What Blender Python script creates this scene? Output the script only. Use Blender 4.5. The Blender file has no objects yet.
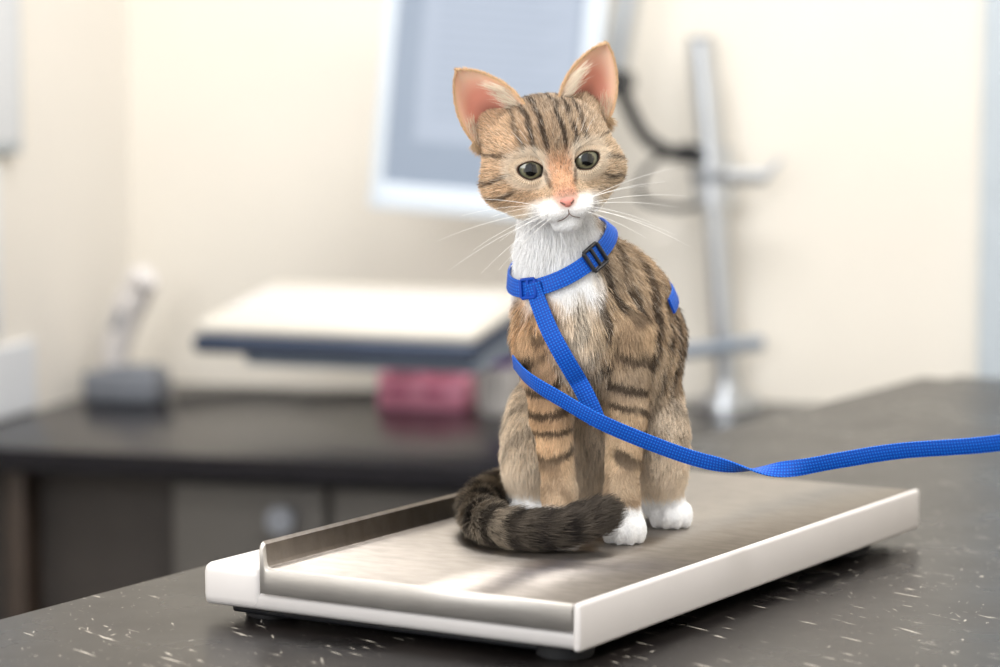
import bpy, bmesh, math, numpy as np
from mathutils import Vector, Matrix
rng=np.random.default_rng(7)
sc=bpy.context.scene
try:
    sc.view_settings.view_transform='Standard'; sc.view_settings.look='None'
except Exception as e: print(e)
D=math.radians
def lin(c):
    c=np.array(c,float)/255.0
    return np.where(c<=.04045,c/12.92,((c+.055)/1.055)**2.4)
def L4(c): return tuple(lin(c))+(1.0,)
# ---------------------------------------------------------------- materials
def mat(name,col=(200,200,200),rough=.5,metal=0,spec=.5,noise=0,nscale=20,bump=0,bscale=200,emit=None,es=0,attr=None,coat=0,sss=0,stretch=(1,1,1)):
    m=bpy.data.materials.new(name); m.use_nodes=True
    nt=m.node_tree; b=nt.nodes['Principled BSDF']; N=nt.nodes.new; Lk=nt.links.new
    b.inputs['Base Color'].default_value=L4(col); b.inputs['Roughness'].default_value=rough
    b.inputs['Metallic'].default_value=metal; b.inputs['Specular IOR Level'].default_value=spec
    b.inputs['Coat Weight'].default_value=coat
    if sss:
        b.inputs['Subsurface Weight'].default_value=sss; b.inputs['Subsurface Radius'].default_value=(.006,.002,.001)
        b.inputs['Subsurface Scale'].default_value=1
    if emit: b.inputs['Emission Color'].default_value=L4(emit); b.inputs['Emission Strength'].default_value=es
    if attr:
        a=N('ShaderNodeAttribute'); a.attribute_name=attr; Lk(a.outputs['Color'],b.inputs['Base Color'])
    if noise or bump:
        tc=N('ShaderNodeTexCoord'); mp=N('ShaderNodeMapping'); mp.inputs['Scale'].default_value=stretch
        Lk(tc.outputs['Object'],mp.inputs['Vector'])
    if noise:
        t=N('ShaderNodeTexNoise'); t.inputs['Scale'].default_value=nscale; t.inputs['Detail'].default_value=5
        Lk(mp.outputs[0],t.inputs['Vector'])
        r=N('ShaderNodeValToRGB'); c=lin(col)
        r.color_ramp.elements[0].position=.3; r.color_ramp.elements[1].position=.7
        r.color_ramp.elements[0].color=tuple(c*(1-noise))+(1,); r.color_ramp.elements[1].color=tuple(np.minimum(c*(1+noise),1))+(1,)
        Lk(t.outputs['Fac'],r.inputs[0]); Lk(r.outputs[0],b.inputs['Base Color'])
    if bump:
        t=N('ShaderNodeTexNoise'); t.inputs['Scale'].default_value=bscale; t.inputs['Detail'].default_value=3
        Lk(mp.outputs[0],t.inputs['Vector'])
        bp=N('ShaderNodeBump'); bp.inputs['Strength'].default_value=bump; bp.inputs['Distance'].default_value=.001
        Lk(t.outputs['Fac'],bp.inputs['Height']); Lk(bp.outputs[0],b.inputs['Normal'])
    return m
M={}
M['wall']=mat('wall_paint',(240,234,223),.7,noise=.02,nscale=3,bump=.1)
M['wallL']=mat('side_wall_paint',(239,234,226),.7,noise=.02,nscale=3)
M['ceil']=mat('ceiling_paint',(240,239,237),.8,noise=.02)
M['floor']=mat('vinyl_floor',(112,108,104),.5,noise=.1,nscale=6)
M['desk']=mat('desk_laminate',(22,21,27),.26,noise=.15,nscale=30,spec=.22)
M['cab']=mat('cabinet_grey',(92,89,86),.6,noise=.05,spec=.3)
M['cabd']=mat('cabinet_recess',(64,59,56),.6,noise=.08,spec=.3)
M['brown']=mat('brown_post',(60,48,40),.5,noise=.15)
M['steel']=mat('brushed_steel',(150,143,136),.36,metal=1,noise=.12,nscale=60,bump=.16,bscale=420,stretch=(1,2,1))
M['steelf']=mat('brushed_steel_lit_fold',(198,193,187),.5,metal=.6,noise=.08,nscale=40,bump=.1,bscale=420,stretch=(1,2,6))  # paler copy of the steel, brightness painted into the tray folds
M['chrome']=mat('satin_chrome',(204,208,213),.28,metal=.9,noise=.03)
M['white']=mat('white_plastic',(222,217,214),.38,noise=.02)
M['base']=mat('base_plastic_grey',(196,192,190),.42,noise=.02)
M['wpanel']=mat('white_panel',(228,232,238),.5,noise=.02)
M['rubber']=mat('black_rubber',(30,30,32),.6,noise=.1)
M['blk']=mat('black_plastic',(30,31,35),.4,noise=.05)
M['bezel']=mat('monitor_bezel',(210,220,231),.4,noise=.02)
M['screen']=mat('lcd_screen',(80,86,96),.3,emit=(162,176,194),es=.74)
M['page']=mat('screen_page',(84,90,100),.3,emit=(172,184,202),es=.76)
M['textl']=mat('screen_text',(80,86,96),.3,emit=(158,171,190),es=.74)
M['cream']=mat('keyboard_cream',(222,217,207),.5,noise=.03)
M['navy']=mat('tray_navy',(50,62,84),.45,noise=.08)
M['slate']=mat('tray_slate',(140,152,168),.4,noise=.05)
M['pink']=mat('pink_plastic',(252,164,192),.45,noise=.05)
M['pinkd']=mat('pink_dark',(206,100,134),.5,noise=.06)
M['gholder']=mat('grey_holder',(120,124,132),.5,noise=.05)
M['paper']=mat('paper',(226,222,220),.7,noise=.04)
M['purple']=mat('purple_label',(120,84,160),.5,noise=.1)
M['bluegrey']=mat('bluegrey_trim',(192,202,210),.5,noise=.04)
M['col']=mat('kitten_skin',(200,170,140),.75,attr='col',spec=.2)
M['hair']=mat('kitten_fur',(200,170,140),.65,attr='col',spec=.14)
M['ear']=mat('kitten_ear_skin',(220,160,140),.6,attr='col',spec=.3,sss=.25)
M['eye']=mat('kitten_eye',(60,60,50),.06,attr='col',spec=.5,coat=.6)
M['nose']=mat('kitten_nose',(214,140,126),.45,noise=.06,nscale=900,bump=.3,bscale=2500,sss=.1)
M['dark']=mat('dark_skin',(92,66,58),.5,noise=.05)
M['whisk']=mat('whisker',(250,248,244),.4,emit=(255,250,240),es=.10)
def nylon():
    m=mat('blue_nylon',(18,92,214),.55,spec=.3); nt=m.node_tree; N=nt.nodes.new; Lk=nt.links.new; b=nt.nodes['Principled BSDF']
    uv=N('ShaderNodeUVMap'); uv.uv_map='UVMap'
    w=N('ShaderNodeTexWave'); w.bands_direction='X'; w.inputs['Scale'].default_value=170; w.inputs['Distortion'].default_value=.6
    w2=N('ShaderNodeTexWave'); w2.bands_direction='Y'; w2.inputs['Scale'].default_value=.32*500; w2.inputs['Distortion'].default_value=.4
    Lk(uv.outputs[0],w.inputs['Vector']); Lk(uv.outputs[0],w2.inputs['Vector'])
    mx=N('ShaderNodeMath'); mx.operation='MULTIPLY'; Lk(w.outputs['Fac'],mx.inputs[0]); Lk(w2.outputs['Fac'],mx.inputs[1])
    r=N('ShaderNodeValToRGB'); r.color_ramp.elements[0].color=L4((2,66,170)); r.color_ramp.elements[1].color=L4((14,120,226))
    Lk(mx.outputs[0],r.inputs[0]); Lk(r.outputs[0],b.inputs['Base Color'])
    bp=N('ShaderNodeBump'); bp.inputs['Strength'].default_value=.5; bp.inputs['Distance'].default_value=.0006
    Lk(mx.outputs[0],bp.inputs['Height']); Lk(bp.outputs[0],b.inputs['Normal'])
    return m
M['blue']=nylon()
def table_mat():
    m=mat('worn_table_laminate',(60,54,52),.3,spec=.20); nt=m.node_tree; N=nt.nodes.new; Lk=nt.links.new; b=nt.nodes['Principled BSDF']
    tc=N('ShaderNodeTexCoord')
    def scratch(rot,sx,sy,th,seedoff,mscale,mth):
        mp=N('ShaderNodeMapping'); mp.inputs['Rotation'].default_value=(0,0,rot); mp.inputs['Location'].default_value=(seedoff,seedoff*2,0)
        Lk(tc.outputs['Object'],mp.inputs['Vector'])
        mp2=N('ShaderNodeMapping'); mp2.inputs['Scale'].default_value=(sx,sy,1); Lk(mp.outputs[0],mp2.inputs['Vector'])
        n=N('ShaderNodeTexNoise'); n.inputs['Scale'].default_value=1; n.inputs['Detail'].default_value=3; n.inputs['Roughness'].default_value=.6; Lk(mp2.outputs[0],n.inputs['Vector'])
        r=N('ShaderNodeMapRange'); r.inputs['From Min'].default_value=th; r.inputs['From Max'].default_value=th+.04; Lk(n.outputs['Fac'],r.inputs['Value'])
        k=N('ShaderNodeTexNoise'); k.inputs['Scale'].default_value=mscale; k.inputs['Detail'].default_value=2; Lk(mp.outputs[0],k.inputs['Vector'])
        r2=N('ShaderNodeMapRange'); r2.inputs['From Min'].default_value=mth; r2.inputs['From Max'].default_value=mth+.12; Lk(k.outputs['Fac'],r2.inputs['Value'])
        mu=N('ShaderNodeMath'); mu.operation='MULTIPLY'; Lk(r.outputs[0],mu.inputs[0]); Lk(r2.outputs[0],mu.inputs[1]); return mu
    a=scratch(D(22),26,190,.645,3.1,9,.40); c=scratch(D(78),90,260,.668,9.7,8,.46); d=scratch(D(48),45,260,.665,5.5,7,.44)
    ad0=N('ShaderNodeMath'); ad0.operation='MAXIMUM'; Lk(a.outputs[0],ad0.inputs[0]); Lk(c.outputs[0],ad0.inputs[1])
    ad=N('ShaderNodeMath'); ad.operation='MAXIMUM'; Lk(ad0.outputs[0],ad.inputs[0]); Lk(d.outputs[0],ad.inputs[1])
    n=N('ShaderNodeTexNoise'); n.inputs['Scale'].default_value=14; n.inputs['Detail'].default_value=6; Lk(tc.outputs['Object'],n.inputs['Vector'])
    r=N('ShaderNodeValToRGB'); r.color_ramp.elements[0].position=.35; r.color_ramp.elements[1].position=.7
    r.color_ramp.elements[0].color=L4((15,13,13)); r.color_ramp.elements[1].color=L4((31,27,25)); Lk(n.outputs['Fac'],r.inputs[0])
    mx=N('ShaderNodeMix'); mx.data_type='RGBA'; Lk(ad.outputs[0],mx.inputs['Factor']); Lk(r.outputs[0],mx.inputs['A']); mx.inputs['B'].default_value=L4((180,173,162))
    Lk(mx.outputs['Result'],b.inputs['Base Color'])
    rr=N('ShaderNodeMapRange'); rr.inputs['To Min'].default_value=.20; rr.inputs['To Max'].default_value=.38; Lk(n.outputs['Fac'],rr.inputs['Value']); Lk(rr.outputs[0],b.inputs['Roughness'])
    return m
M['table']=table_mat()
# ---------------------------------------------------------------- helpers
def link(o,parent=None):
    sc.collection.objects.link(o)
    if parent: o.parent=parent
    return o
def empty(name,loc,rz=0):
    o=bpy.data.objects.new(name,None); o.location=loc; o.rotation_euler=(0,0,rz); o.empty_display_size=.05; return link(o)
RZ=D(-15)
def R2W(lx,ly,z=0):
    return (lx*math.cos(RZ)-ly*math.sin(RZ), 3.99+lx*math.sin(RZ)+ly*math.cos(RZ), z)
def W2R(X,Y):
    Y-=3.99; return (X*math.cos(RZ)+Y*math.sin(RZ), -X*math.sin(RZ)+Y*math.cos(RZ))
def finish(bm,name,m,parent,smooth=True,loc=(0,0,0),rot=(0,0,0)):
    me=bpy.data.meshes.new(name); bmesh.ops.recalc_face_normals(bm,faces=bm.faces[:]); bm.to_mesh(me); bm.free()
    for mm in (m if isinstance(m,(list,tuple)) else [m]): me.materials.append(mm)
    if smooth:
        for p in me.polygons: p.use_smooth=True
        try: me.set_sharp_from_angle(angle=D(35))
        except Exception: pass
    o=bpy.data.objects.new(name,me); o.location=loc; o.rotation_euler=rot; return link(o,parent)
def bmbox(bm,c,s,bev=0,seg=3,rot=None):
    r=bmesh.ops.create_cube(bm,size=1); vs=r['verts']
    bmesh.ops.scale(bm,vec=s,verts=vs)
    if bev>0:
        es=list({e for v in vs for e in v.link_edges})
        rr=bmesh.ops.bevel(bm,geom=es,offset=min(bev,min(s)*.49),segments=seg,affect='EDGES',profile=.5)
        vs=list({v for f in rr['faces'] for v in f.verts}|{v for v in vs if v.is_valid})
    if rot is not None: bmesh.ops.transform(bm,matrix=rot.to_4x4(),verts=vs)
    bmesh.ops.translate(bm,vec=c,verts=vs)
def box(name,c,s,m,parent=None,bev=.003,rot=(0,0,0)):
    bm=bmesh.new(); bmbox(bm,(0,0,0),s,bev); return finish(bm,name,m,parent,loc=c,rot=rot)
def rod(name,p1,p2,r1,r2,m,parent=None,seg=32,bev=.0015):
    p1,p2=Vector(p1),Vector(p2); d=p2-p1; L=d.length
    bm=bmesh.new(); bmesh.ops.create_cone(bm,cap_ends=True,segments=seg,radius1=r1,radius2=r2,depth=L)
    es=[e for e in bm.edges if any(len(f.verts)>4 for f in e.link_faces)]
    if bev: bmesh.ops.bevel(bm,geom=es,offset=min(bev,L*.3,min(r1,r2)*.5),segments=2,affect='EDGES')
    bmesh.ops.transform(bm,matrix=d.to_track_quat('Z','Y').to_matrix().to_4x4(),verts=bm.verts[:])
    return finish(bm,name,m,parent,loc=(p1+p2)/2)
def crom(pts,n):
    P=np.array(pts,float); P=np.vstack([2*P[0]-P[1],P,2*P[-1]-P[-2]]); out=[]
    for i in range(1,len(P)-2):
        for t in np.linspace(0,1,n,endpoint=False):
            a,b,c,d=P[i-1],P[i],P[i+1],P[i+2]
            out.append(.5*((2*b)+(-a+c)*t+(2*a-5*b+4*c-d)*t*t+(-a+3*b-3*c+d)*t**3))
    out.append(P[-2]); return np.array(out)
def tube(name,pts,r,m,parent=None,n=8,radii=None,seg=12):
    P=crom(pts,n); k=len(P); rr=np.full(k,r) if radii is None else crom([[x,0,0] for x in radii],n)[:,0]
    T=np.gradient(P,axis=0); T/=np.linalg.norm(T,axis=1)[:,None]
    up=np.array([0,0,1.]) if abs(T[0][2])<.9 else np.array([1.,0,0])
    bm=bmesh.new(); rings=[]
    a=np.cross(T[0],up); a/=np.linalg.norm(a)
    for i in range(k):
        a=a-T[i]*a.dot(T[i]); a/=np.linalg.norm(a); b=np.cross(T[i],a)
        rings.append([bm.verts.new(P[i]+rr[i]*(a*math.cos(q)+b*math.sin(q))) for q in np.linspace(0,2*math.pi,seg,endpoint=False)])
    for i in range(k-1):
        for j in range(seg): bm.faces.new((rings[i][j],rings[i][(j+1)%seg],rings[i+1][(j+1)%seg],rings[i+1][j]))
    bm.faces.new(rings[0]); bm.faces.new(rings[-1][::-1])
    return finish(bm,name,m,parent)
def ribbon(name,P,W,width,thick,m,parent,closed=False):
    P=np.array(P); W=np.array(W); k=len(P)
    T=(np.roll(P,-1,0)-np.roll(P,1,0)) if closed else np.gradient(P,axis=0)
    T/=np.linalg.norm(T,axis=1)[:,None]; W=W-T*(W*T).sum(1)[:,None]; W/=np.linalg.norm(W,axis=1)[:,None]
    Nn=np.cross(T,W); bm=bmesh.new(); uvl=bm.loops.layers.uv.new('UVMap')
    s=np.concatenate([[0],np.cumsum(np.linalg.norm(np.diff(P,axis=0),axis=1))])
    prof=[(-.5,-.3),(-.44,-.5),(.44,-.5),(.5,-.3),(.5,.3),(.44,.5),(-.44,.5),(-.5,.3)]
    R=[[bm.verts.new(P[i]+W[i]*a*width+Nn[i]*b*thick) for a,b in prof] for i in range(k)]
    rng_=range(k) if closed else range(k-1)
    for i in rng_:
        i2=(i+1)%k
        for j in range(8):
            j2=(j+1)%8; f=bm.faces.new((R[i][j],R[i][j2],R[i2][j2],R[i2][j]))
            sv=s[i]; sv2=s[i]+ (s[i2]-s[i] if i2>i else .001)
            for l,(u,v) in zip(f.loops,[(sv,prof[j][0]*width),(sv,prof[j2][0]*width),(sv2,prof[j2][0]*width),(sv2,prof[j][0]*width)]): l[uvl].uv=(u,v)
    if not closed: bm.faces.new(R[0]); bm.faces.new(R[-1][::-1])
    return finish(bm,name,m,parent)
# ---------------------------------------------------------------- room
def roombox(name,x0,x1,y0,y1,z0,z1,m,bev=0):
    bm=bmesh.new(); bmbox(bm,((x0+x1)/2,(y0+y1)/2,(z0+z1)/2),(x1-x0,y1-y0,z1-z0),bev)
    return finish(bm,name,m,None,smooth=False,loc=(0,3.99,0),rot=(0,0,RZ))
XL=-.577
roombox('wall_back',XL-.1,2.7,0,.1,0,2.7,M['wall'])
roombox('wall_left',XL-.1,XL,-5,0,0,2.7,M['wallL'])
roombox('wall_right',2.6,2.7,-5,0,0,2.7,M['wall'])
roombox('floor',XL-.1,2.7,-5,.1,-.05,0,M['floor'])
roombox('ceiling',XL-.1,2.7,-5,.1,2.7,2.8,M['ceil'])
roombox('trim_1',.692,.82,-.035,-.0005,.752,2.7,M['bluegrey'],.006)
roombox('trim_2',XL+.0005,XL+.008,-.74,-.36,.752,.850,M['wpanel'],.003)
nb=empty('wall_notice_board',R2W(XL,-.6),RZ)
box('board',(.0085,-.02,1.42),(.015,.42,.62),M['bluegrey'],nb,.003)
box('sheet',(.0175,-.02,1.42),(.002,.39,.59),M['wpanel'],nb,.0005)
td=empty('paper_towel_dispenser',R2W(XL,-.70),RZ)
box('case',(.026,0,.985),(.048,.30,.24),M['wpanel'],td,.012)
box('slot',(.051,0,.90),(.004,.22,.02),M['gholder'],td,.001)
# desk
dk=empty('desk',R2W(0,0),RZ)
box('desk_top',(( XL+2.0)/2,-.3585,.735),(2.0-XL-.004,.711,.03),M['desk'],dk,.003)
box('cabinet_carcass',(.875,-.335,.40),(2.24,.64,.638),M['cabd'],dk,.002)
for i,(a,b) in enumerate([(-.245,-.042),(-.036,.42),(.426,.88),(.886,1.4)]):
    box('cabinet_door_%d'%(i+1),((a+b)/2,-.664,.40),(b-a-.004,.018,.62),M['cab'],dk,.003)
box('knee_panel',(-.395,-.60,.40),(.29,.02,.638),M['cabd'],dk,.002)
box('side_post',(-.462,-.64,.36),(.025,.05,.719),M['brown'],dk,.002)
box('plinth',(.70,-.33,.04),(2.5,.58,.08),M['cabd'],dk,.002)
rod('door_knob',(-.092,-.705,.672),(-.092,-.672,.672),.018,.013,M['gholder'],dk)
# monitor + stand
st=empty('monitor_arm_stand',R2W(.347,-.062),RZ)
rod('base_flange',(0,0,.750),(0,0,.764),.047,.045,M['chrome'],st)
rod('base_collar',(0,0,.764),(0,0,.785),.024,.021,M['chrome'],st)
rod('lower_post',(0,0,.78),(-.020,0,1.04),.0165,.0165,M['chrome'],st)
rod('clamp_collar',(-.020,0,1.030),(-.026,0,1.115),.029,.029,M['chrome'],st)
rod('clamp_ring',(-.023,0,1.066),(-.023,0,1.080),.031,.031,M['gholder'],st)
rod('upper_post',(-.026,0,1.115),(-.042,0,1.262),.0190,.0190,M['chrome'],st)
rod('post_cap',(-.042,0,1.262),(-.042,0,1.267),.0195,.017,M['gholder'],st)
rod('lever_stub',(.000,-.01,1.075),(.056,-.02,1.075),.012,.011,M['chrome'],st)
rod('lever_handle',(.052,-.02,1.072),(.078,-.02,1.100),.006,.004,M['chrome'],st)
tube('arm_link',[(-.03,-.02,1.10),(-.065,-.05,1.105),(-.105,-.07,1.13),(-.135,-.08,1.19)],.010,M['blk'],st)
tube('cable_loop',[(-.03,-.02,1.11),(-.06,-.04,1.115),(-.105,-.06,1.085),(-.11,-.06,1.045),(-.07,-.04,1.03),(-.03,-.02,1.035)],.0045,M['blk'],st)
rod('arm_joint',(-.14,-.12,1.205),(-.14,-.055,1.205),.019,.019,M['blk'],st)
rod('upper_arm',(-.145,-.085,1.215),(-.112,-.08,1.40),.018,.018,M['chrome'],st)
rod('mount_arm',(-.112,-.08,1.39),(-.31,-.09,1.25),.012,.012,M['chrome'],st)
mo=empty('computer_monitor',(0,0,0),0)
mo.location=(-.013,3.72,1.208); mo.rotation_euler=(D(-3),D(4.5),D(-8))
W_,H_=.298,.37
box('rear_housing',(0,.032,0),(W_*.9,.03,H_*.9),M['bezel'],mo,.012)
box('mount_plate',(0,.056,.03),(.10,.02,.10),M['gholder'],mo,.003)
for nm,c,s in [('bezel_left',(-W_/2+.009,0,0),(.018,.036,H_)),('bezel_right',(W_/2-.014,0,0),(.028,.036,H_)),('bezel_bottom',(0,0,-H_/2+.018),(W_-.03,.036,.036)),('bezel_top',(0,0,H_/2-.010),(W_-.03,.036,.020))]:
    box(nm,c,s,M['bezel'],mo,.005)
box('screen',(0,-.006,.006),(W_-.034,.010,H_-.05),M['screen'],mo,.0005)
bm=bmesh.new(); bmbox(bm,(.01,-.0118,.03),(.21,.001,.24)); finish(bm,'screen_page',M['page'],mo)
bm=bmesh.new()
for i in range(14): bmbox(bm,(.01-(i%3)*.008,-.0128,.13-i*.014),(.17-(i%3)*.016,.001,.004))
finish(bm,'screen_text_lines',M['textl'],mo)
# keyboard on swing tray
kb=empty('keyboard_on_swing_tray',(-.172,3.62,.0),D(-20))
tilt=D(8)
Rt=Matrix.Rotation(tilt,3,'X')
def kpt(x,y,z): v=Rt@Vector((x,y,z)); return (v.x,v.y,v.z+.884)
box('tray_board',kpt(0,0,0),(.395,.27,.024),M['navy'],kb,.010,rot=(tilt,0,0))
box('tray_underside',kpt(.03,.005,-.021),(.33,.23,.020),M['slate'],kb,.008,rot=(tilt,0,0))
box('keyboard_body',kpt(0,.002,.020),(.388,.250,.018),M['cream'],kb,.008,rot=(tilt,0,0))
bm=bmesh.new()
for r_ in range(5):
    for c_ in range(15): bmbox(bm,(-.165+c_*.0232,-.055+r_*.026,0),(.019,.021,.006),.0015,1)
finish(bm,'keys',M['paper'],kb,loc=kpt(.0,.0,.031),rot=(tilt,0,0))
tube('swing_arm',[(.05,.03,.855),(.20,.12,.845),(.35,.24,.84),(.43,.385,.84)],.010,M['slate'],kb)
pb=empty('pink_storage_caddy',(-.103,3.830,.75),RZ)
bm=bmesh.new()
bmbox(bm,(0,0,.004),(.122,.07,.008),.003)
for c,s in [((-.056,0,.026),(.012,.07,.050)),((.056,0,.023),(.012,.07,.044)),((0,-.030,.022),(.120,.011,.042)),((0,.030,.027),(.120,.011,.052)),((.0,0,.028),(.010,.062,.046))]:
    bmbox(bm,c,s,.0052)
finish(bm,'caddy_body',M['pink'],pb)
for i,x in enumerate((-.030,.022)): box('caddy_slot_%d'%(i+1),(x,-.0362,.026),(.030,.0015,.012),M['pinkd'],pb,.0005)
box('caddy_lid',(-.012,0,.056),(.080,.052,.018),M['pink'],pb,.008)
ps=empty('paper_stack',(-.045,3.930,.75),RZ)
for i in range(6): box('sheaf_%d'%(i+1),(.003*((i*7)%3-1),.0,.0065+i*.0128),(.17-.006*(i%2),.08,.0126),M['paper'] if i%3 else M['white'],ps,.001)
bo=empty('spray_bottle',(-.004,3.768,.75),RZ)
rod('bottle_body',(0,0,0),(0,0,.105),.027,.025,M['paper'],bo,bev=.004)
rod('bottle_label',(0,0,.065),(0,0,.098),.0270,.0258,M['purple'],bo)
rod('bottle_shoulder',(0,0,.105),(0,0,.128),.025,.011,M['purple'],bo)
rod('bottle_cap',(0,0,.128),(0,0,.155),.012,.011,M['white'],bo)
box('spray_head',(-.01,0,.162),(.04,.016,.016),M['purple'],bo,.004)
x_,y_=W2R(-.535,3.87)
th=empty('ear_thermometer_in_cradle',R2W(x_-.006,y_+.03,.75),RZ)
bm=bmesh.new(); bmbox(bm,(0,0,.022),(.110,.07,.044),.007); bmbox(bm,(.012,0,.046),(.07,.05,.012),.004)
finish(bm,'cradle',M['gholder'],th)
tube('thermometer_body',[(-.022,0,.045),(-.014,0,.085),(.000,0,.125),(.016,0,.155),(.022,-.002,.168)],.016,M['white'],th,radii=[.017,.021,.023,.024,.013],seg=20)
tube('thermometer_head',[(.014,0,.157),(.028,-.006,.174),(.042,-.012,.170),(.050,-.016,.160)],.01,M['white'],th,radii=[.021,.022,.014,.006],seg=20)
box('thermometer_button',(-.004,-.0215,.118),(.012,.004,.030),M['gholder'],th,.0018,rot=(0,D(22),0))
cb=empty('power_cable',R2W(0,0,.75),RZ)
tube('cord',[(-.42,-.22,.004),(-.38,-.16,.004),(-.34,-.12,.004),(-.29,-.11,.004),(-.25,-.14,.004),(-.20,-.10,.004),(-.14,-.05,.004)],.0035,M['blk'],cb)
# ---------------------------------------------------------------- exam table
TA=D(-30.5)
tb=empty('exam_table',(0,0,0),0)
far=np.array([.461,2.93]); e2=np.array([-math.sin(TA),math.cos(TA)]); e1=np.array([math.cos(TA),math.sin(TA)])
Lt,Wt=2.0,.85
cen=far-e2*Lt/2+e1*Wt/2; tb.location=(cen[0],cen[1],0); tb.rotation_euler=(0,0,TA)
bm=bmesh.new()
bmesh.ops.create_cube(bm,size=1); bmesh.ops.scale(bm,vec=(Wt,Lt,.032),verts=bm.verts[:])
ve=[e for e in bm.edges if abs(e.verts[0].co.z-e.verts[1].co.z)>.01]
bmesh.ops.bevel(bm,geom=ve,offset=.03,segments=6,affect='EDGES')
he=[e for e in bm.edges if abs(e.verts[0].co.z-e.verts[1].co.z)<.001 and len([f for f in e.link_faces if abs(f.normal.z)>.9])==1]
bmesh.ops.bevel(bm,geom=he,offset=.004,segments=3,affect='EDGES')
finish(bm,'table_top',M['table'],tb,loc=(0,0,.884))
box('table_apron',(0,0,.845),(Wt-.12,Lt-.12,.045),M['blk'],tb,.004)
for i,(sx,sy) in enumerate([(-1,-1),(1,-1),(-1,1),(1,1)]):
    rod('table_leg_%d'%(i+1),(sx*(Wt/2-.09),sy*(Lt/2-.09),0),(sx*(Wt/2-.09),sy*(Lt/2-.09),.83),.02,.022,M['chrome'],tb)
# ---------------------------------------------------------------- scale
sl=empty('animal_weighing_scale',(.0740,1.7580,.90),D(-31.4))
hx,hy=.1065,.2390
bm=bmesh.new()
prof=[(-hx-.001,.049),(-hx-.0002,.0505),(-hx+.0012,.049),(-hx+.0022,.0385),(-hx+.0035,.0358),(-hx+.006,.035),(0,.035),(hx-.0005,.035)]
ys=[(-hy,-.0150),(-hy-.0002,-.003),(-hy+.0005,-.0010),(-hy+.002,0),(0,0),(hy-.002,0),(hy-.0005,-.001),(hy,-.004),(hy,-.015)]
cols=[]
for (y,dz) in ys:
    row=[]
    for (x,z) in prof:
        zz=z+dz
        if dz<-.005: zz=.0200
        row.append(bm.verts.new((x,y,zz)))
    cols.append(row)
for i in range(len(cols)-1):
    for j in range(len(prof)-1):
        f=bm.faces.new((cols[i][j],cols[i][j+1],cols[i+1][j+1],cols[i+1][j])); f.material_index=1 if i in(0,1,2,6,7) else 0
o=finish(bm,'steel_tray',[M['steel'],M['steelf']],sl)
md=o.modifiers.new('t','SOLIDIFY'); md.thickness=.0009; md.offset=0
def slab(name,x0,x1,y0,y1,z0,z1,m,bev):
    return box(name,((x0+x1)/2,(y0+y1)/2,(z0+z1)/2),(x1-x0,y1-y0,z1-z0),m,sl,bev)
slab('base_body',-.152,hx+.002,-hy+.002,hy-.001,.0085,.0195,M['base'],.004)
slab('display_panel',-.1525,-hx-.002,-hy+.001,hy-.001,.0085,.0345,M['white'],.006)
slab('side_rail',hx,hx+.0050,-hy-.001,hy+.001,.0085,.0362,M['white'],.0024)
slab('panel_display_window',-.144,-.120,-.10,.02,.0340,.0350,M['blk'],.0004)
slab('shadow_gap_slab',-.138,hx-.008,-hy+.012,hy-.02,.0035,.0095,M['blk'],.002)  # black slab standing in for the dark shadow gap under the base
for i,(x,y) in enumerate([(-.122,-hy+.032),(hx-.020,-hy+.026),(-.122,hy-.04),(hx-.018,hy-.075)]):
    rod('rubber_foot_%d'%(i+1),(x,y,0),(x,y,.0088),.016,.018,M['rubber'],sl,bev=.001)
# ---------------------------------------------------------------- KITTEN
KO=np.array([0,1.72,.9352]); kit=empty('kitten',tuple(KO))
def nrm(v): return v/np.linalg.norm(v)
yaw,pit,rol=D(9),D(4),D(10)
hxv=np.array([math.cos(yaw),math.sin(yaw),0.]); hfv=np.array([math.sin(yaw),-math.cos(yaw),0.]); hzv=np.array([0,0,1.])
hfv,hzv=hfv*math.cos(pit)-hzv*math.sin(pit),hzv*math.cos(pit)+hfv*math.sin(pit)
hxv,hzv=hxv*math.cos(rol)+hzv*math.sin(rol),hzv*math.cos(rol)-hxv*math.sin(rol)
A=np.array([hxv,hfv,hzv])*1.03; C=np.array([.0304,-.020,.2390])
Ai=np.linalg.inv(A)
def toK(Lp): return C+np.asarray(Lp,float)@A
def toH(P): return (P-C)@Ai
An=A/1.03
I3=np.eye(3)
prims=[]
def ell(g,c,r,k=.012,R=I3): prims.append((g,'e',(np.array(c,float),np.array(r,float),np.array(R,float)),k))
def cap(g,a,b,ra,rb,k=.012): prims.append((g,'c',(np.array(a,float),np.array(b,float),ra,rb),k))
def hell(c,r,k=.008): ell('head',toK(c),np.array(r)*1.03,k,An)
def hcap(a,b,ra,rb,k=.006): cap('head',toK(a),toK(b),ra*1.03,rb*1.03,k)
# torso
ell('torso',(.043,.006,.130),(.0345,.032,.044),.02)
cap('torso',(.039,.008,.168),(.034,.000,.212),.0285,.0210,.018)
ell('torso',(.077,.046,.113),(.037,.050,.064),.02)
cap('torso',(.056,.024,.172),(.079,.060,.12),.021,.035,.02)
ell('torso',(.064,.082,.055),(.048,.048,.054),.02)
ell('torso',(.056,.060,.075),(.035,.038,.050),.02)
# hind legs
ell('hleg',(.101,.047,.050),(.020,.040,.045),.014)
ell('hleg',(.020,.054,.047),(.0175,.037,.042),.014)
cap('hleg',(.104,.075,.012),(.109,.038,.011),.011,.0115,.006)
cap('hleg',(.018,.075,.012),(.020,.034,.011),.011,.0115,.006)
def toes(g,cx,cy,w):
    for i,(dx,dy) in enumerate([(-1.1,.004),(-.38,-.001),(.38,-.001),(1.1,.004)]):
        ell(g,(cx+dx*w,cy+dy,.0080),(w*.60,.0098,.0086),.0008)
toes('hleg',.110,.028,.0080); toes('hleg',.018,.026,.0078)
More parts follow.
